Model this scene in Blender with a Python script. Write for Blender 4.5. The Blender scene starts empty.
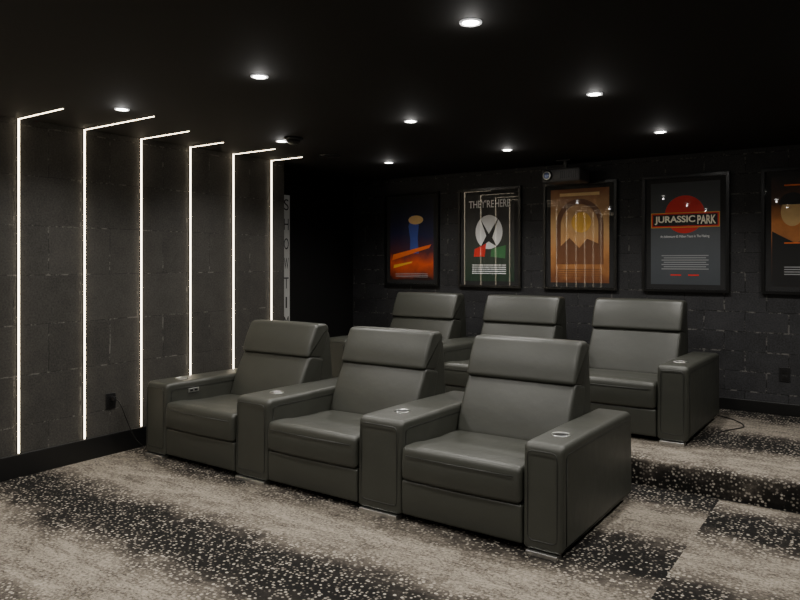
import bpy, bmesh, math, random
from mathutils import Vector
random.seed(4)
C = bpy.context.scene
COL = C.collection
PI = math.pi

# ------------------------------------------------------------------ materials
def lin(c):
    return tuple(((v/255)/12.92 if v/255 <= .04045 else ((v/255+.055)/1.055)**2.4) for v in c) + (1,)

class NB:
    def __init__(s, name):
        s.m = bpy.data.materials.new(name); s.m.use_nodes = True
        s.t = s.m.node_tree; s.b = s.t.nodes['Principled BSDF']
    def n(s, typ, **kw):
        o = s.t.nodes.new(typ)
        for k, v in kw.items(): setattr(o, k, v)
        return o
    def put(s, sock, v):
        if isinstance(v, bpy.types.NodeSocket): s.t.links.new(v, sock)
        elif v is not None: sock.default_value = v
    def math(s, op, a, b=None, c=None, clamp=False):
        o = s.n('ShaderNodeMath', operation=op); o.use_clamp = clamp
        s.put(o.inputs[0], a); s.put(o.inputs[1], b)
        if c is not None: s.put(o.inputs[2], c)
        return o.outputs[0]
    def mix(s, f, a, b):
        o = s.n('ShaderNodeMix', data_type='RGBA')
        s.put(o.inputs[0], f); s.put(o.inputs[6], a); s.put(o.inputs[7], b)
        return o.outputs[2]
    def smooth(s, v, lo, hi):
        o = s.n('ShaderNodeMapRange', interpolation_type='SMOOTHSTEP')
        s.put(o.inputs[0], v); s.put(o.inputs[1], lo); s.put(o.inputs[2], hi)
        return o.outputs[0]
    def pos(s):
        g = s.n('ShaderNodeNewGeometry'); x = s.n('ShaderNodeSeparateXYZ')
        s.t.links.new(g.outputs['Position'], x.inputs[0])
        return g.outputs['Position'], x.outputs[0], x.outputs[1], x.outputs[2]
    def obj(s):
        g = s.n('ShaderNodeTexCoord'); x = s.n('ShaderNodeSeparateXYZ')
        s.t.links.new(g.outputs['Object'], x.inputs[0])
        return g.outputs['Object'], x.outputs[0], x.outputs[1], x.outputs[2]
    def comb(s, x, y, z):
        o = s.n('ShaderNodeCombineXYZ')
        for i, v in enumerate((x, y, z)): s.put(o.inputs[i], v)
        return o.outputs[0]
    def noise(s, vec, scale, detail=2, rough=.5):
        o = s.n('ShaderNodeTexNoise'); s.put(o.inputs['Vector'], vec)
        o.inputs['Scale'].default_value = scale; o.inputs['Detail'].default_value = detail
        o.inputs['Roughness'].default_value = rough
        return o.outputs['Fac']
    def bump(s, h, strength, dist):
        o = s.n('ShaderNodeBump'); s.put(o.inputs['Height'], h)
        o.inputs['Strength'].default_value = strength; o.inputs['Distance'].default_value = dist
        s.t.links.new(o.outputs[0], s.b.inputs['Normal'])

def simple(name, rgb, rough=.5, metal=0, coat=0, emit=None, es=0, spec=None, var=.1):
    b = NB(name)
    p, x, y, z = b.obj()
    f = b.noise(p, 30, 2)
    c = lin(rgb)
    b.put(b.b.inputs['Base Color'], b.mix(f, tuple(v*(1-var) for v in c[:3])+(1,), tuple(min(1, v*(1+var)) for v in c[:3])+(1,)))
    b.b.inputs['Roughness'].default_value = rough
    b.b.inputs['Metallic'].default_value = metal
    b.b.inputs['Coat Weight'].default_value = coat
    b.b.inputs['Coat Roughness'].default_value = .02
    if spec is not None: b.b.inputs['Specular IOR Level'].default_value = spec
    if emit:
        b.b.inputs['Emission Color'].default_value = lin(emit)
        b.b.inputs['Emission Strength'].default_value = es
    return b.m

def leather():
    b = NB('charcoal_leather'); p, x, y, z = b.obj()
    f = b.noise(p, 5, 3)
    b.put(b.b.inputs['Base Color'], b.mix(f, lin((43, 44, 39)), lin((52, 53, 47))))
    b.put(b.b.inputs['Roughness'], b.math('MULTIPLY_ADD', b.noise(p, 14, 3), .08, .41))
    b.b.inputs['Specular IOR Level'].default_value = .45
    v = b.n('ShaderNodeTexVoronoi'); b.put(v.inputs['Vector'], p); v.inputs['Scale'].default_value = 260
    h = b.math('ADD', b.math('MULTIPLY', v.outputs['Distance'], .03), b.math('MULTIPLY', b.noise(p, 7, 3, .5), .9))
    b.bump(h, .3, .012)
    return b.m

def carpet():
    b = NB('antelope_spot_carpet'); p, x, y0, z = b.pos()
    y = b.math('ADD', y0, z)
    pf = b.comb(x, y, 0.0)
    big = b.noise(pf, 1.1, 3, .6)
    med = b.noise(b.comb(b.math('MULTIPLY', x, 5), b.math('MULTIPLY', y, 7), 0.0), 1, 5, .7)
    right = b.math('GREATER_THAN', x, -.83)
    low = b.math('LESS_THAN', y0, 4.6)
    ph = b.math('MULTIPLY', b.math('MULTIPLY', right, low), .34)
    yy = b.math('ADD', b.math('SUBTRACT', y, 2.88), ph)
    yy = b.math('ADD', yy, b.math('MULTIPLY_ADD', big, .44, -.22))
    c = b.math('COSINE', b.math('MULTIPLY', yy, 2*PI/1.1))
    m = b.math('MULTIPLY_ADD', c, .42, .52)
    m = b.math('ADD', m, b.math('MULTIPLY_ADD', med, 1.0, -.5), clamp=True)
    warp = b.noise(pf, 45, 2)
    sv = b.comb(b.math('MULTIPLY_ADD', warp, .01, b.math('MULTIPLY', x, .95)), y, 0.0)
    v = b.n('ShaderNodeTexVoronoi'); b.put(v.inputs['Vector'], sv); v.inputs['Scale'].default_value = 52
    v.inputs['Randomness'].default_value = .7
    sepc = b.n('ShaderNodeSeparateColor'); b.put(sepc.inputs[0], v.outputs['Color'])
    rad = b.math('ADD', b.math('MULTIPLY_ADD', m, .16, .27), b.math('MULTIPLY', sepc.outputs[0], .10))
    spot = b.smooth(b.math('SUBTRACT', rad, v.outputs['Distance']), -.08, .10)
    sc = b.mix(sepc.outputs[1], lin((90, 84, 77)), lin((160, 153, 142)))
    dark = b.mix(b.smooth(m, .1, .75), lin((20, 19, 18)), lin((60, 55, 50)))
    spc = b.mix(spot, dark, sc)
    st = b.noise(b.comb(b.math('MULTIPLY', x, 60), b.math('MULTIPLY', y, 75), 0.0), 1, 4, .8)
    st2 = b.noise(b.comb(b.math('MULTIPLY', x, 4), b.math('MULTIPLY', y, 12), 0.0), 1, 5, .7)
    bf = b.smooth(b.math('ADD', b.math('MULTIPLY', st, .6), b.math('MULTIPLY', st2, .4)), .38, .62)
    beige = b.mix(bf, lin((60, 55, 50)), lin((140, 132, 120)))
    beige = b.mix(b.math('MULTIPLY', spot, .2), beige, lin((156, 149, 137)))
    col = b.mix(b.smooth(m, .3, 1.0), spc, beige)
    b.put(b.b.inputs['Base Color'], col)
    b.b.inputs['Roughness'].default_value = .95
    b.b.inputs['Specular IOR Level'].default_value = .1
    b.bump(b.noise(p, 350, 2), .6, .004)
    return b.m

def block_wall(name, axis, w, h, base, hi, crack, ms=.003, mk=.7):
    b = NB(name); p, x, y, z = b.pos()
    u = x if axis == 'x' else y
    warp = b.math('MULTIPLY_ADD', b.noise(p, 6, 4, .6), .016, -.008)
    vec = b.comb(b.math('ADD', u, warp), b.math('ADD', z, b.math('MULTIPLY', warp, .5)), 0.0)
    br = b.n('ShaderNodeTexBrick'); b.put(br.inputs['Vector'], vec)
    br.inputs['Scale'].default_value = 1
    br.inputs['Brick Width'].default_value = w; br.inputs['Row Height'].default_value = h
    br.inputs['Mortar Size'].default_value = ms; br.inputs['Mortar Smooth'].default_value = .3
    br.inputs['Bias'].default_value = 0
    br.inputs['Color1'].default_value = (0.3, .3, .3, 1); br.inputs['Color2'].default_value = (.8, .8, .8, 1)
    mort = br.outputs['Fac']
    n1 = b.noise(p, 80, 4, .75)
    n2 = b.noise(p, 7, 4, .65)
    f = b.math('ADD', b.math('MULTIPLY', n1, .75), b.math('MULTIPLY', n2, .25))
    sepc = b.n('ShaderNodeSeparateColor'); b.put(sepc.inputs[0], br.outputs['Color'])
    f = b.math('ADD', f, b.math('MULTIPLY_ADD', sepc.outputs[0], .14, -.07))
    c = b.mix(b.smooth(f, .3, .7), lin(base), lin(hi))
    brk = b.smooth(b.noise(p, 9, 3, .6), .34, .48)
    mort = b.math('MULTIPLY', mort, brk)
    c = b.mix(b.math('MULTIPLY', mort, mk), c, lin((10, 10, 10)))
    br2 = b.n('ShaderNodeTexBrick'); b.put(br2.inputs['Vector'], vec)
    br2.inputs['Scale'].default_value = 1
    br2.inputs['Brick Width'].default_value = w; br2.inputs['Row Height'].default_value = h
    br2.inputs['Mortar Size'].default_value = ms*1.8; br2.inputs['Mortar Smooth'].default_value = .4
    fl = b.math('MULTIPLY', br2.outputs['Fac'], b.smooth(b.noise(p, 13, 5, .8), .50, .60))
    fl = b.math('ADD', fl, b.math('MULTIPLY', b.smooth(b.noise(p, 70, 3, .7), .64, .72), .25), clamp=True)
    c = b.mix(b.math('MULTIPLY', fl, crack), c, lin((160, 156, 150)))
    b.put(b.b.inputs['Base Color'], c)
    b.b.inputs['Roughness'].default_value = .6
    b.b.inputs['Specular IOR Level'].default_value = .3
    hgt = b.math('SUBTRACT', b.math('MULTIPLY', n1, .5), b.math('MULTIPLY', mort, .5))
    b.bump(hgt, .45, .004)
    return b.m

def gradient_print(name, stops, nscale=3, amp=.25, axis='z', half=.45):
    b = NB(name); p, x, y, z = b.obj()
    a = z if axis == 'z' else x
    f = b.math('MULTIPLY_ADD', a, .5/half, .5)
    f = b.math('ADD', f, b.math('MULTIPLY_ADD', b.noise(p, nscale, 4, .6), amp*2, -amp))
    r = b.n('ShaderNodeValToRGB'); b.put(r.inputs[0], f)
    e = r.color_ramp.elements
    while len(e) < len(stops): e.new(.5)
    for i, (q, c) in enumerate(stops): e[i].position = q; e[i].color = lin(c)
    b.put(b.b.inputs['Base Color'], r.outputs[0])
    b.b.inputs['Roughness'].default_value = .5
    b.b.inputs['Coat Weight'].default_value = .6; b.b.inputs['Coat Roughness'].default_value = .015
    return b.m

M = dict(
    leather=leather(), carpet=carpet(),
    wall_l=block_wall('charcoal_block_wallpaper', 'y', .47, .34, (37, 36, 34), (68, 66, 62), .28, .003, .5),
    wall_b=block_wall('black_block_wallpaper', 'x', .33, .17, (26, 26, 27), (56, 56, 58), .26, .004, .8),
    black=simple('matt_black_paint', (16, 16, 16), .85, spec=.2),
    ceiling=simple('black_ceiling_paint', (26, 25, 24), .8, spec=.25),
    trim=simple('black_satin_trim', (14, 14, 14), .4),
    seam=simple('dark_seam_stitching', (28, 29, 26), .5),
    base=simple('black_base_board', (12, 12, 12), .7),
    chrome=simple('brushed_steel', (225, 225, 222), .3, 1),
    gun=simple('satin_metal_rim', (175, 175, 172), .28, 1),
    cup=simple('black_cup_shade', (8, 8, 8), .3),
    ring=simple('white_trim_ring', (170, 170, 168), .5, emit=(255, 255, 255), es=.5),  # unlit trim given emission to imitate the glow around the lens
    lamp=simple('downlight_lens', (255, 255, 255), .5, emit=(255, 250, 240), es=70, var=0),
    led=simple('led_diffuser', (255, 255, 255), .5, emit=(255, 236, 203), es=11.5, var=0),
    alu=simple('anodised_channel', (40, 40, 38), .5, .6),
    frame=simple('black_frame_lacquer', (20, 20, 20), .3, var=.05),
    mat=simple('black_mat_board', (24, 24, 25), .7, coat=.6),
    plastic=simple('black_plastic', (22, 22, 23), .35),
    shell=simple('grey_projector_shell', (78, 78, 80), .4),
    glass=simple('projector_lens_glass', (150, 170, 230), .05, .6, coat=1),  # pale blue base colour puts the lens glint into the glass
    cable=simple('black_cable', (10, 10, 10), .5),
    white=simple('white_sign_board', (165, 165, 161), .5, emit=(255, 255, 250), es=.02, var=.03),  # slight emission added to lift the board out of the alcove's darkness
    ink=simple('black_ink', (18, 18, 18), .6),
    cream=simple('cream_ink', (255, 248, 225), .5, coat=.6, var=.03),
    wht=simple('white_ink', (245, 245, 245), .5, coat=.6, var=.03),
    greyink=simple('grey_ink', (150, 152, 154), .5, coat=.6, var=.03),
    red=simple('red_ink', (225, 34, 20), .5, coat=.6),
    yellow=simple('amber_ink', (235, 176, 60), .5, coat=.6),
    orange=simple('orange_ink', (236, 110, 34), .5, coat=.6),
    green=simple('green_ink', (60, 120, 70), .5, coat=.6),
    blackp=simple('black_print_ink', (12, 12, 13), .5, coat=.6),
    blue=simple('blue_ink', (60, 80, 160), .5, coat=.6),
    brown=simple('brown_ink', (112, 66, 32), .5, coat=.6),
    tan=simple('tan_ink', (226, 186, 124), .5, coat=.6),
)

# ------------------------------------------------------------------ mesh helpers
def tag(o, label=None, cat=None, group=None, kind=None):
    if label: o['label'] = label
    if cat: o['category'] = cat
    if group: o['group'] = group
    if kind: o['kind'] = kind
    return o

def link(name, me, mat, parent=None, smooth=True):
    me.materials.clear(); me.materials.append(mat)
    if smooth:
        for p in me.polygons: p.use_smooth = True
    o = bpy.data.objects.new(name, me); COL.objects.link(o)
    if parent: o.parent = parent
    return o

def thing(name, loc, label, cat, group=None, rz=0):
    o = bpy.data.objects.new(name, None); COL.objects.link(o)
    o.location = loc; o.rotation_euler = (0, 0, rz); o.empty_display_size = .1
    return tag(o, label, cat, group)

def pyd(name, v, f):
    me = bpy.data.meshes.new(name); me.from_pydata(v, [], f); me.update(); return me

def fixn(me):
    bm = bmesh.new(); bm.from_mesh(me); bmesh.ops.recalc_face_normals(bm, faces=bm.faces); bm.to_mesh(me); bm.free(); return me

def box_me(lo, hi, bev=0, seg=2):
    bm = bmesh.new(); bmesh.ops.create_cube(bm, size=1)
    for v in bm.verts:
        for i in range(3): v.co[i] = lo[i] + (v.co[i]+.5)*(hi[i]-lo[i])
    if bev: bmesh.ops.bevel(bm, geom=bm.edges[:], offset=bev, segments=seg, profile=.5, affect='EDGES')
    me = bpy.data.meshes.new('m'); bm.to_mesh(me); bm.free(); return me

def boxes_me(lst):
    bm = bmesh.new()
    for lo, hi in lst:
        g = bmesh.ops.create_cube(bm, size=1)
        for v in g['verts']:
            for i in range(3): v.co[i] = lo[i] + (v.co[i]+.5)*(hi[i]-lo[i])
    me = bpy.data.meshes.new('m'); bm.to_mesh(me); bm.free(); return me

def fillet(pts, r, n=6):
    out = []; N = len(pts)
    rs = r if isinstance(r, (list, tuple)) else [r]*N
    for i in range(N):
        p = Vector(pts[i]); a = Vector(pts[i-1]); c = Vector(pts[(i+1) % N])
        ra = min(rs[i], (a-p).length*.48, (c-p).length*.48)
        s = p + (a-p).normalized()*ra; e = p + (c-p).normalized()*ra
        for k in range(n+1):
            t = k/n; out.append((1-t)**2*s + 2*t*(1-t)*p + t*t*e)
    return out

def puffed(pts, puff):
    out = []; N = len(pts)
    for i in range(N):
        a = pts[i]; b = pts[(i+1) % N]; out.append(a.copy())
        L = (b-a).length
        if L > .12:
            nrm = Vector(((b-a).y, -(b-a).x)).normalized()
            for k in range(1, 6):
                t = k/6; out.append(a.lerp(b, t) + nrm*puff*math.sin(PI*t))
    return out

def cushion(pts, x0, x1, r=.03, cr=.05, crown=0, puff=0, k=5, mid=9):
    """closed (y,z) profile, counter-clockwise, lofted along x with rounded ends"""
    pr = puffed(fillet(pts, cr), puff)
    area = sum(pr[i-1].x*pr[i].y - pr[i].x*pr[i-1].y for i in range(len(pr)))
    if area < 0: pr.reverse()
    N = len(pr); nr = []
    for i in range(N):
        d = (pr[(i+1) % N]-pr[i-1]); nr.append(Vector((d.y, -d.x)).normalized())
    st = []
    w = x1-x0
    for i in range(k+1):
        a = i/k*PI/2; st.append((x0+r*(1-math.cos(a)), r*(1-math.sin(a))))
    for i in range(1, mid): st.append((x0+r+(w-2*r)*i/mid, 0))
    for i in range(k, -1, -1):
        a = i/k*PI/2; st.append((x1-r*(1-math.cos(a)), r*(1-math.sin(a))))
    V = []; F = []
    for x, ins in st:
        q = (x-(x0+x1)/2)/(w/2); off = -ins + crown*(1-q*q)
        for i in range(N):
            c = pr[i]+nr[i]*off; V.append((x, c.x, c.y))
    S = len(st)
    for s in range(S-1):
        for i in range(N):
            j = (i+1) % N; F.append((s*N+i, s*N+j, (s+1)*N+j, (s+1)*N+i))
    F.append(tuple(range(N))); F.append(tuple((S-1)*N+i for i in reversed(range(N))))
    return fixn(pyd('m', V, F))

def tube_me(pts, r, closed=False, seg=8):
    P = [Vector(p) for p in pts]; N = len(P); V = []; F = []
    up = Vector((0, 0, 1))
    for i in range(N):
        d = (P[(i+1) % N]-P[i-1]) if closed else (P[min(i+1, N-1)]-P[max(i-1, 0)])
        d.normalize()
        ref = Vector((0, 1, 0)) if abs(d.z) > .9 or closed else up
        if abs(d.dot(ref)) > .95: ref = Vector((1, 0, 0))
        a = d.cross(ref).normalized(); b = d.cross(a).normalized()
        for k in range(seg):
            t = 2*PI*k/seg; V.append(tuple(P[i]+a*r*math.cos(t)+b*r*math.sin(t)))
    for i in range(N if closed else N-1):
        j = (i+1) % N
        for k in range(seg):
            l = (k+1) % seg; F.append((i*seg+k, i*seg+l, j*seg+l, j*seg+k))
    if not closed: F += [tuple(range(seg)), tuple((N-1)*seg+k for k in range(seg))]
    return fixn(pyd('m', V, F))

def lathe_me(prof, seg=32, cx=0, cy=0):
    V = []; F = []
    for r, z in prof:
        for k in range(seg):
            t = 2*PI*k/seg; V.append((cx+r*math.cos(t), cy+r*math.sin(t), z))
    n = len(prof)
    for i in range(n-1):
        for k in range(seg):
            l = (k+1) % seg; F.append((i*seg+k, i*seg+l, (i+1)*seg+l, (i+1)*seg+k))
    F.append(tuple(range(seg))); F.append(tuple((n-1)*seg+k for k in range(seg)))
    return fixn(pyd('m', V, F))

def ring_me(r0, r1, z0, z1, seg=36):
    V = []; F = []
    prof = [(r0, z1), (r1, z1), (r1, z0+(z1-z0)*.3), (r1-.003, z0), (r0+.003, z0), (r0, z0+(z1-z0)*.3)]
    for r, z in prof:
        for k in range(seg):
            t = 2*PI*k/seg; V.append((r*math.cos(t), r*math.sin(t), z))
    n = len(prof)
    for i in range(n):
        for k in range(seg):
            l = (k+1) % seg; j = (i+1) % n; F.append((i*seg+k, i*seg+l, j*seg+l, j*seg+k))
    return fixn(pyd('m', V, F))

def flat(name, pts, y, mat, parent):
    me = pyd(name, [(a, y, b) for a, b in pts] + [(a, y+.0006, b) for a, b in pts],
             [tuple(range(len(pts))), tuple(reversed(range(len(pts), 2*len(pts))))] +
             [(i, (i+1) % len(pts), len(pts)+(i+1) % len(pts), len(pts)+i) for i in range(len(pts))])
    return link(name, fixn(me), mat, parent, False)

def ell(cx, cz, rx, rz, n=32, a0=0, a1=2*PI):
    full = abs(a1-a0-2*PI) < 1e-6
    return [(cx+rx*math.cos(a0+(a1-a0)*i/(n if full else n-1)), cz+rz*math.sin(a0+(a1-a0)*i/(n if full else n-1))) for i in range(n)]

def rect(x0, z0, x1, z1): return [(x0, z0), (x1, z0), (x1, z1), (x0, z1)]

def bars(name, rows, y, mat, parent):
    """very fine printed lines, each row (x0,x1,z,height)"""
    bm = []
    for x0, x1, z, h in rows: bm.append(((x0, y, z-h/2), (x1, y+.0006, z+h/2)))
    return link(name, boxes_me(bm), mat, parent, False)

def text(name, s, cx, cz, width, height, y, mat, parent, bold=0):
    cu = bpy.data.curves.new('t', 'FONT'); cu.body = s; cu.size = 1; cu.extrude = .001; cu.offset = bold
    to = bpy.data.objects.new('t', cu); COL.objects.link(to)
    bpy.context.view_layer.update()
    dg = bpy.context.evaluated_depsgraph_get()
    me = bpy.data.meshes.new_from_object(to.evaluated_get(dg))
    bpy.data.objects.remove(to)
    xs = [v.co.x for v in me.vertices]; ys = [v.co.y for v in me.vertices]
    sx = width/(max(xs)-min(xs)); sy = height/(max(ys)-min(ys))
    mx = (max(xs)+min(xs))/2; my = (max(ys)+min(ys))/2
    for v in me.vertices:
        a, b_, c = v.co
        v.co = ((a-mx)*sx+cx, y-c*.5, (b_-my)*sy+cz)
    return link(name, me, mat, parent, False)

# ------------------------------------------------------------------ room
LX, BY, H = -4.8, 6.6, 2.42
AX, RX, FY = -5.3, 1.4, -1.3
WE = 4.91; RY = 4.62; RZ = .17
def struct(name, me, mat): return tag(link(name, me, mat, None, False), kind='structure')
struct('floor', box_me((LX, FY, -.1), (RX, RY, 0)), M['carpet'])
rp = [(LX, RY), (RX, RY), (RX, BY), (AX, BY), (AX, WE), (LX, WE)]
n = len(rp)
rme = pyd('m', [(a, b, -.1) for a, b in rp]+[(a, b, RZ) for a, b in rp],
          [tuple(range(n)), tuple(range(n, 2*n))]+[(i, (i+1) % n, n+(i+1) % n, n+i) for i in range(n)])
rm = fixn(rme)
bm = bmesh.new(); bm.from_mesh(rm)
ed = [e for e in bm.edges if all(abs(v.co.y-RY) < 1e-4 and abs(v.co.z-RZ) < 1e-4 for v in e.verts)]
bmesh.ops.bevel(bm, geom=ed, offset=.022, segments=5, profile=.5, affect='EDGES'); bm.to_mesh(rm); bm.free()
ro = struct('floor_riser', rm, M['carpet'])
struct('ceiling', box_me((AX-.1, FY-.1, H), (RX+.1, BY+.1, H+.1)), M['ceiling'])
struct('wall_left', box_me((AX, FY, -.1), (LX, WE, H)), M['wall_l'])
struct('wall_alcove', box_me((AX-.1, WE-.2, -.1), (AX, BY, H)), M['black'])
struct('wall_back', box_me((AX-.1, BY, -.1), (RX+.1, BY+.1, H)), M['wall_b'])
struct('wall_right', box_me((RX, FY-.1, -.1), (RX+.1, BY, H)), M['black'])
struct('wall_front', box_me((AX, FY-.1, -.1), (RX, FY, H)), M['black'])
struct('baseboard_left', box_me((LX, FY, 0), (LX+.018, RY, .155), .003), M['trim'])
struct('baseboard_back', box_me((AX, BY-.016, RZ), (RX, BY, RZ+.1), .003), M['trim'])

# ------------------------------------------------------------------ LED strips
SP = .4708
vis = {0: (.56, 'leftmost light strip on the left wall, ending in a short ceiling arm'),
       1: (.83, 'second light strip from the left, with the longest arm across the ceiling'),
       2: (.59, 'third light strip from the left on the block-patterned wall'),
       3: (.42, 'fourth light strip from the left, rising behind the nearest end recliner'),
       4: (.53, 'fifth light strip from the left, rising behind the leftmost front recliner'),
       5: (.41, 'farthest light strip on the left wall, next to the dark alcove')}
LEN = [.5, .7, .45, .6, .4, .75, .5]
for i in range(-7, 6):
    y = 2.377+SP*i
    L, lab = vis.get(i, (LEN[(i+7) % 7], 'white light strip on the left wall nearer the viewer than the picture shows'))
    t = thing('led_light_strip', (LX, y, .16), lab, 'light strip', 'vertical light strips on the left wall')
    link('wall_channel', box_me((0, -.0075, 0), (.006, .0075, H-.16)), M['alu'], t, False)
    link('wall_diffuser', box_me((.006, -.0048, .001), (.012, .0048, H-.161)), M['led'], t, False)
    link('ceiling_channel', box_me((.012, -.0075, H-.165), (L, .0075, H-.16)), M['alu'], t, False)
    link('ceiling_diffuser', box_me((.012, -.0042, H-.168), (L-.002, .0042, H-.165)), M['led'], t, False)

# ------------------------------------------------------------------ downlights
spots = []
for gx, lab, ys in ((-3.97, 'left', (2.61, 4.03, 5.50)), (-2.68, 'middle', (2.56, 3.97, 5.46)), (-1.375, 'right', (2.47, 3.93, 5.36))):
    for gy, rl in zip(ys, ('nearest', 'middle', 'farthest')):
        spots.append((gx, gy, 'recessed ceiling downlight in the %s column of the %s row' % (lab, rl)))
for gy in (-.38, 1.07):
    for gx in (-3.97, -2.68, -1.375, -.05): spots.append((gx, gy, 'ceiling downlight added for fill, outside the picture'))  # unseen front downlights added as soft fill for the chair fronts
for gy in (2.47, 3.93, 5.36): spots.append((-.05, gy, 'ceiling downlight added for fill, outside the picture'))
for gx, gy, lab in spots:
    t = thing('downlight', (gx, gy, H), lab, 'ceiling light', 'round recessed ceiling downlights')
    link('trim_ring', ring_me(.033, .046, -.006, 0), M['ring'], t)
    link('lens', lathe_me([(.033, 0), (.033, -.003), (.026, -.0045), (.01, -.005)]), M['lamp'], t)
    ld = bpy.data.lights.new('downlight_beam', 'SPOT'); ld.energy = 82; ld.spot_size = math.radians(145); ld.spot_blend = .9
    ld.shadow_soft_size = .06; ld.color = (1, .962, .905)
    lo = bpy.data.objects.new('downlight_beam', ld); COL.objects.link(lo); lo.location = (0, 0, -.03); lo.parent = t
    ls = bpy.data.lights.new('halo_fill', 'POINT'); ls.energy = .6; ls.shadow_soft_size = .012; ls.color = (1, .97, .93)  # added point light that throws a halo on the ceiling around the lens
    lo = bpy.data.objects.new('halo_fill', ls); COL.objects.link(lo); lo.location = (0, 0, -.04); lo.parent = t

# ------------------------------------------------------------------ recliners
SW = .735; PITCH = 1.05; IW = PITCH-SW; OW = .215
def make_arm(t, x0, x1):
    a = link('armrest', cushion([(0, .028), (1.13, .028), (1.12, .535), (.012, .553)], x0+.0015, x1-.0015, .026, [.02, .03, .05, .045], .001, .003), M['leather'], t)
    ins = .03
    lp = fillet([(x0+ins, .075), (x1-ins, .075), (x1-ins, .518), (x0+ins, .518)], .03, 4)
    link('piping', tube_me([(p.x, .0, p.y) for p in lp], .0026, True, 6), M['seam'], a)
    for s, xx in ((-1, x0), (1, x1)):
        link('seam', tube_me([(xx-s*.0005, .05, .06), (xx-s*.0005, .05, .49), (xx-s*.0015, .085, .505), (xx-s*.0015, 1.08, .49)], .0025, False, 6), M['seam'], a)
    cx = (x0+x1)/2
    cy = .24
    cup = link('cup_holder', ring_me(.041, .049, .009, .0), M['gun'], a); cup.location = (cx, cy, .5490)
    wl = link('cup_shade_disc', lathe_me([(.0415, 0), (.0415, .0065), (.03, .006)]), M['cup'], cup); wl.location = (0, 0, .0)  # solid dark disc, its colour stands in for the shaded cup depth
    link('foot', box_me((x0+.025, -.014, 0), (x1-.025, .05, .024), .003), M['chrome'], t, False)
    link('foot', box_me((x0+.025, 1.03, 0), (x1-.025, 1.08, .024), .003), M['chrome'], t, False)
    return a

def make_recliner(cx, y0, z0, label, group, left, right):
    t = thing('recliner', (cx, y0, z0), label, 'recliner', group)
    h = SW/2-.002
    link('base', box_me((-h+.004, .04, .03), (h-.004, .98, .22), .006), M['base'], t, False)
    link('footrest', cushion([(.004, .036), (.055, .036), (.055, .232), (.0, .232)], -h, h, .012, .016, 0, .003), M['leather'], t)
    s = link('seat_cushion', cushion([(-.012, .236), (.64, .236), (.66, .388), (.30, .402), (-.008, .425)], -h+.001, h-.001, .026, [.025, .03, .04, .1, .042], .006, .005), M['leather'], t)
    link('seam', tube_me([(-h+.04, -.0190, .375), (0, -.0240, .375), (h-.04, -.0190, .375)], .0025, False, 6), M['seam'], s)
    link('back_shell', cushion([(.80, .10), (1.04, .10), (1.04, .45), (.995, .90), (.92, .92), (.76, .45)], -h+.006, h-.006, .02, .035, 0, .001), M['leather'], t)
    link('backrest', cushion([(.585, .37), (.80, .34), (.93, .70), (.755, .735)], -h+.001, h-.001, .024, .045, .007, .010), M['leather'], t)
    link('headrest', cushion([(.724, .724), (.90, .70), (.985, .93), (.955, .965), (.835, .97)], -h-.001, h+.001, .025, [.03, .04, .03, .03, .035], .004, .008), M['leather'], t)
    if left is not None: make_arm(t, -SW/2-left, -SW/2)
    make_arm(t, SW/2, SW/2+right)
    if left is not None:
        pl = link('control_panel', box_me((-SW/2, .20, .462), (-SW/2+.004, .30, .492), .0015), M['chrome'], t, False)
        link('button', box_me((-SW/2+.004, .215, .469), (-SW/2+.007, .243, .485), .001), M['plastic'], pl, False)
        link('button', box_me((-SW/2+.004, .256, .469), (-SW/2+.007, .284, .485), .001), M['plastic'], pl, False)
    return t

def row(x_first, y0, z0, labels, group):
    for i in range(3):
        make_recliner(x_first+PITCH*i, y0, z0, labels[i], group, OW+.035 if i == 0 else None, OW if i == 2 else IW)
row(-3.958, 3.2, 0, ['charcoal leather recliner at the left end of the front row, nearest the lit wall',
                     'charcoal leather recliner in the middle of the front row',
                     'charcoal leather recliner at the right end of the front row, closest to the viewer'],
    'front row of leather recliners')
row(-3.80, 5.08, RZ, ['charcoal recliner at the left end of the back row, mostly hidden by the front row',
                      'charcoal leather recliner in the middle of the back row on the raised floor',
                      'charcoal leather recliner at the right end of the back row on the raised floor'],
    'back row of leather recliners')

# ------------------------------------------------------------------ posters
PZ0, PZ1 = 1.18, 2.235; PW = .741; PH = PZ1-PZ0; PCZ = (PZ0+PZ1)/2
def poster(cx, label, printmat):
    t = thing('framed_poster', (cx, BY, PCZ), label, 'poster', 'framed posters on the back wall')
    w, h = PW/2, PH/2; f = .026
    bm = bmesh.new()
    for lo, hi in (((-w, -.035, -h), (-w+f, 0, h)), ((w-f, -.035, -h), (w, 0, h)), ((-w+f, -.035, h-f), (w-f, 0, h)), ((-w+f, -.035, -h), (w-f, 0, -h+f))):
        g = bmesh.ops.create_cube(bm, size=1)
        for v in g['verts']:
            for i in range(3): v.co[i] = lo[i]+(v.co[i]+.5)*(hi[i]-lo[i])
    me = bpy.data.meshes.new('m'); bm.to_mesh(me); bm.free()
    link('frame', me, M['frame'], t, False)
    link('mat_board', box_me((-w+f, -.016, -h+f), (w-f, -.002, h-f)), M['mat'], t, False)
    p = link('poster_print', box_me((-.295, -.0175, -.46), (.295, -.0165, .46)), printmat, t, False)
    return t, p
Y1, Y2, Y3, Y4 = -.0185, -.0195, -.0205, -.0215
K = BY
t, p = poster(-.6717*K, 'leftmost framed poster, dark blue print with an orange glow and diagonal streaks',
    gradient_print('night_orange_print', [(0, (40, 12, 8)), (.18, (210, 80, 26)), (.34, (80, 34, 40)), (.55, (20, 26, 66)), (1, (10, 12, 26))], 4, .14))
flat('standing_shape', [(-.02, -.16), (.10, -.16), (.085, .02), (.10, .16), (.05, .27), (.0, .27), (-.04, .15), (-.015, .0)], Y1, M['blue'], p)
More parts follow.
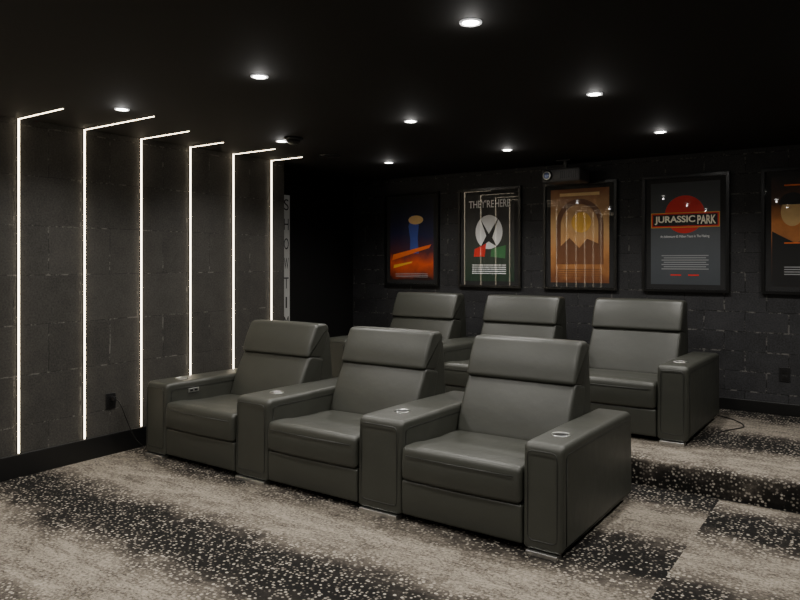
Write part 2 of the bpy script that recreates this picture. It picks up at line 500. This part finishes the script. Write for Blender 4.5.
flat('streak', [(-.27, -.24), (.24, -.10), (.27, -.06), (-.25, -.17)], Y2, M['orange'], p)
flat('streak', [(-.25, -.33), (.0, -.27), (.02, -.25), (-.24, -.29)], Y2, M['yellow'], p)
flat('halo', ell(.06, .22, .10, .05), Y2+.0005, M['tan'], p)
bars('credit_lines', [(-.22, .22, -.39-.018*i, .006) for i in range(3)], Y1, M['greyink'], p)
t, p = poster(-.5219*K, 'second framed poster from the left, black print with white heading and pale round shape',
    gradient_print('black_green_print', [(0, (22, 50, 32)), (.3, (44, 54, 44)), (.6, (46, 46, 46)), (1, (20, 20, 21))], 6, .12))
text('heading', "THEY'RE", -.09, .36, .30, .08, Y1, M['wht'], p, .01)
text('heading', "HERE", .16, .36, .17, .08, Y1, M['wht'], p, .01)
flat('round_shape', ell(0, .06, .16, .18), Y1, M['wht'], p)
flat('dark_fold', [(-.1, .2), (.0, .04), (.12, .22), (.04, .0), (.1, -.1), (0, -.04), (-.1, -.1), (-.03, .02)], Y2, M['blackp'], p)
flat('red_patch', [(-.17, -.12), (-.03, -.06), (-.05, -.2), (-.18, -.2)], Y2, M['red'], p)
flat('green_patch', [(.03, -.12), (.2, -.08), (.19, -.22), (.02, -.2)], Y2, M['green'], p)
bars('credit_lines', [(-.2, .2, -.29-.022*i, .008) for i in range(5)], Y1, M['wht'], p)
t, p = poster(-.372*K, 'third framed poster from the left, parchment brown print below the projector',
    gradient_print('parchment_print', [(0, (110, 60, 24)), (.3, (196, 132, 70)), (.6, (216, 168, 108)), (1, (140, 84, 42))], 5, .22))
flat('arch', [(-.24, -.28)]+ell(0, .1, .24, .26, 24, PI, 0)+[(.24, -.28), (.19, -.28)]+ell(0, .1, .19, .21, 24, 0, PI)+[(-.19, -.28)], Y1, M['brown'], p)
flat('sun_disc', ell(.02, .13, .1, .1), Y1, M['yellow'], p)
flat('dune', [(-.19, -.28), (.19, -.28), (.19, -.08), (.08, -.03), (0, -.12), (-.1, -.02), (-.19, -.1)], Y2, M['brown'], p)
bars('heading_band', [(-.2, .2, .405, .03)], Y1, M['tan'], p)
bars('credit_lines', [(-.22, .22, -.33-.022*i, .008) for i in range(4)], Y1, M['brown'], p)
t, p = poster(-.224*K, 'framed poster with a plain red disc and pale lettering on a grey print',
    gradient_print('slate_print', [(0, (62, 67, 72)), (.5, (86, 91, 96)), (1, (48, 52, 56))], 3, .1))
flat('plain_disc', ell(0, .17, .17, .17, 48), Y1, M['red'], p)
flat('title_border', rect(-.292, .052, .292, .188), Y2, M['yellow'], p)
flat('title_field', rect(-.286, .058, .286, .182), Y2-.0005, M['red'], p)
flat('title_plate', rect(-.275, .069, .275, .171), Y3, M['blackp'], p)
text('title_word', 'JURASSIC', -.085, .12, .35, .078, Y4, M['cream'], p, .03)
text('title_word', 'PARK', .185, .12, .155, .078, Y4, M['cream'], p, .03)
text('tagline', 'An Adventure 65 Million Years In The Making.', 0, -.03, .42, .03, Y1, M['wht'], p)
bars('credit_lines', [(-.2+.02*(i % 2), .2-.02*(i % 2), -.20-.02*i, .008) for i in range(7)], Y1, M['greyink'], p)
bars('date_line', [(-.12, -.03, -.375, .012), (.03, .12, -.375, .012)], Y1, M['red'], p)
t, p = poster(-.0745*K, 'framed poster cut off by the right edge, black print with amber glow',
    gradient_print('amber_black_print', [(0, (12, 10, 8)), (.3, (80, 44, 18)), (.55, (216, 134, 66)), (.75, (90, 52, 24)), (1, (16, 11, 8))], 4, .2))
flat('dark_mass', [(-.29, -.455), (.29, -.455), (.29, -.08), (.1, -.02), (-.12, -.1), (-.29, .0)], Y1, M['blackp'], p)
flat('pale_shape', ell(-.14, .16, .085, .12), Y1, M['tan'], p)
flat('dark_cap', ell(-.14, .22, .1, .1, 24, 0, PI), Y2, M['blackp'], p)
bars('credit_lines', [(-.2, .2, -.3-.02*i, .008) for i in range(4)], Y2, M['greyink'], p)
bars('light_lines', [(-.2, -.02, .38, .012), (-.2, -.08, -.1, .01)], Y2, M['orange'], p)

# ------------------------------------------------------------------ vertical sign in the alcove
sg = thing('wall_sign', (AX, 5.435, 1.33), 'narrow pale vertical sign with stacked black letters in the dark alcove', 'sign', None, PI/2)
bd = link('sign_board', box_me((-.055, -.018, -.84), (.055, 0, .84), .003), M['white'], sg, False)
for i, ch in enumerate('SHOWTIME'):
    wd = .022 if ch == 'I' else .07
    text('letter', ch, 0, .735-.21*i, wd, .12, -.019, M['ink'], bd)

# ------------------------------------------------------------------ projector
pj = thing('projector', (-2.515, 6.25, 2.207), 'dark grey projector hanging from the ceiling above the parchment brown poster', 'projector')
bd = link('body', box_me((-.19, 0, 0), (.19, .27, .13), .018, 4), M['shell'], pj)
def ylathe(prof, cx, cz, seg=32):
    me = lathe_me(prof, seg)
    for v in me.vertices:
        a, b_, c = v.co; v.co = (a+cx, -c, b_+cz)
    return fixn(me)
ln = link('lens_barrel', ylathe([(.05, -.005), (.05, .012), (.046, .02), (.040, .02)], -.13, .065), M['plastic'], pj)
link('lens_ring', ylathe([(.041, .018), (.041, .0215), (.033, .0215)], -.13, .065), M['chrome'], ln)
link('lens_glass', ylathe([(.032, .018), (.03, .024), (.02, .028), (.008, .03)], -.13, .065), M['glass'], ln)
link('vent_grille', boxes_me([((.0+.018*i, -.003, .03), (.008+.018*i, .002, .1)) for i in range(9)]), M['trim'], pj, False)
mt = link('mount_plate', box_me((-.06, .07, .131), (.06, .19, .139)), M['trim'], pj, False)
link('mount_pole', box_me((-.016, .114, .139), (.016, .146, .205)), M['trim'], mt, False)
link('ceiling_plate', box_me((-.07, .06, .205), (.07, .2, .213)), M['trim'], mt, False)

# ------------------------------------------------------------------ ceiling fittings
sd = thing('smoke_detector', (-3.80, 3.99, H), 'small black dome detector on the ceiling beside a downlight', 'detector')
link('base', lathe_me([(.075, 0), (.075, -.012), (.06, -.02)]), M['plastic'], sd)
link('dome', lathe_me([(.055, -.02), (.05, -.036), (.034, -.048), (.01, -.053)]), M['plastic'], sd)
cs = thing('ceiling_speaker', (-4.15, 4.83, H), 'round black flush ceiling speaker near the end of the farthest light strip', 'speaker')
link('bezel', ring_me(.085, .1, -.008, 0), M['trim'], cs)
link('grille', lathe_me([(.086, 0), (.086, -.004), (.04, -.006)]), M['plastic'], cs)

# ------------------------------------------------------------------ outlets, cords
def outlet(loc, label, rz):
    t = thing('wall_outlet', loc, label, 'outlet', None, rz)
    pl = link('cover_plate', box_me((-.04, -.006, -.06), (.04, 0, .06), .002), M['plastic'], t, False)
    for s in (-1, 1):
        link('socket', box_me((-.018, -.009, s*.026-.016), (.018, -.006, s*.026+.016), .001), M['trim'], pl, False)
    return t
outlet((LX, 3.06, .40), 'black wall outlet low on the left wall with a cord plugged in', PI/2)
outlet((-.69, BY, .51), 'black wall outlet low on the back wall under the cropped poster', 0)
cd = thing('power_cord', (LX+.012, 3.07, .42), 'black power cord running from the left wall outlet down behind the front row', 'cord')
link('plug', box_me((-.001, -.014, -.014), (.035, .014, .014), .003), M['plastic'], cd, False)
pts = [(.035, 0, 0), (.06, .005, -.01), (.07, .03, -.06), (.06, .08, -.17), (.065, .13, -.29), (.08, .18, -.37), (.1, .26, -.409), (.16, .4, -.413), (.2, .62, -.413)]
def smoothpath(p, n=6):
    P = [Vector(q) for q in p]; out = []
    for i in range(len(P)-1):
        a = P[max(i-1, 0)]; b = P[i]; c = P[i+1]; d = P[min(i+2, len(P)-1)]
        for k in range(n):
            t = k/n
            out.append(.5*((2*b)+(c-a)*t+(2*a-5*b+4*c-d)*t*t+(3*b-a-3*c+d)*t**3))
    out.append(P[-1]); return out
link('wire', tube_me(smoothpath(pts), .004), M['cable'], cd)
c2 = tag(link('loose_cable', tube_me(smoothpath([(-1.2, 6.3, RZ+.005), (-1.0, 6.15, RZ+.005), (-.9, 5.95, RZ+.005), (-.98, 5.75, RZ+.005), (-1.04, 5.6, RZ+.005)]), .004), M['cable']),
         'black cable lying on the raised floor beside the back row', 'cable')

# ------------------------------------------------------------------ camera, world
w = bpy.data.worlds.new('World'); C.world = w; w.use_nodes = True
w.node_tree.nodes['Background'].inputs[0].default_value = (.02, .02, .022, 1)
cam = bpy.data.cameras.new('Camera'); co = bpy.data.objects.new('Camera', cam); COL.objects.link(co)
co.location = (0, 0, 1.45); co.rotation_euler = (PI/2, 0, math.radians(34.9))
cam.sensor_width = 36; cam.lens = 696/800*36; cam.shift_y = -38/800; cam.clip_start = .05
C.camera = co
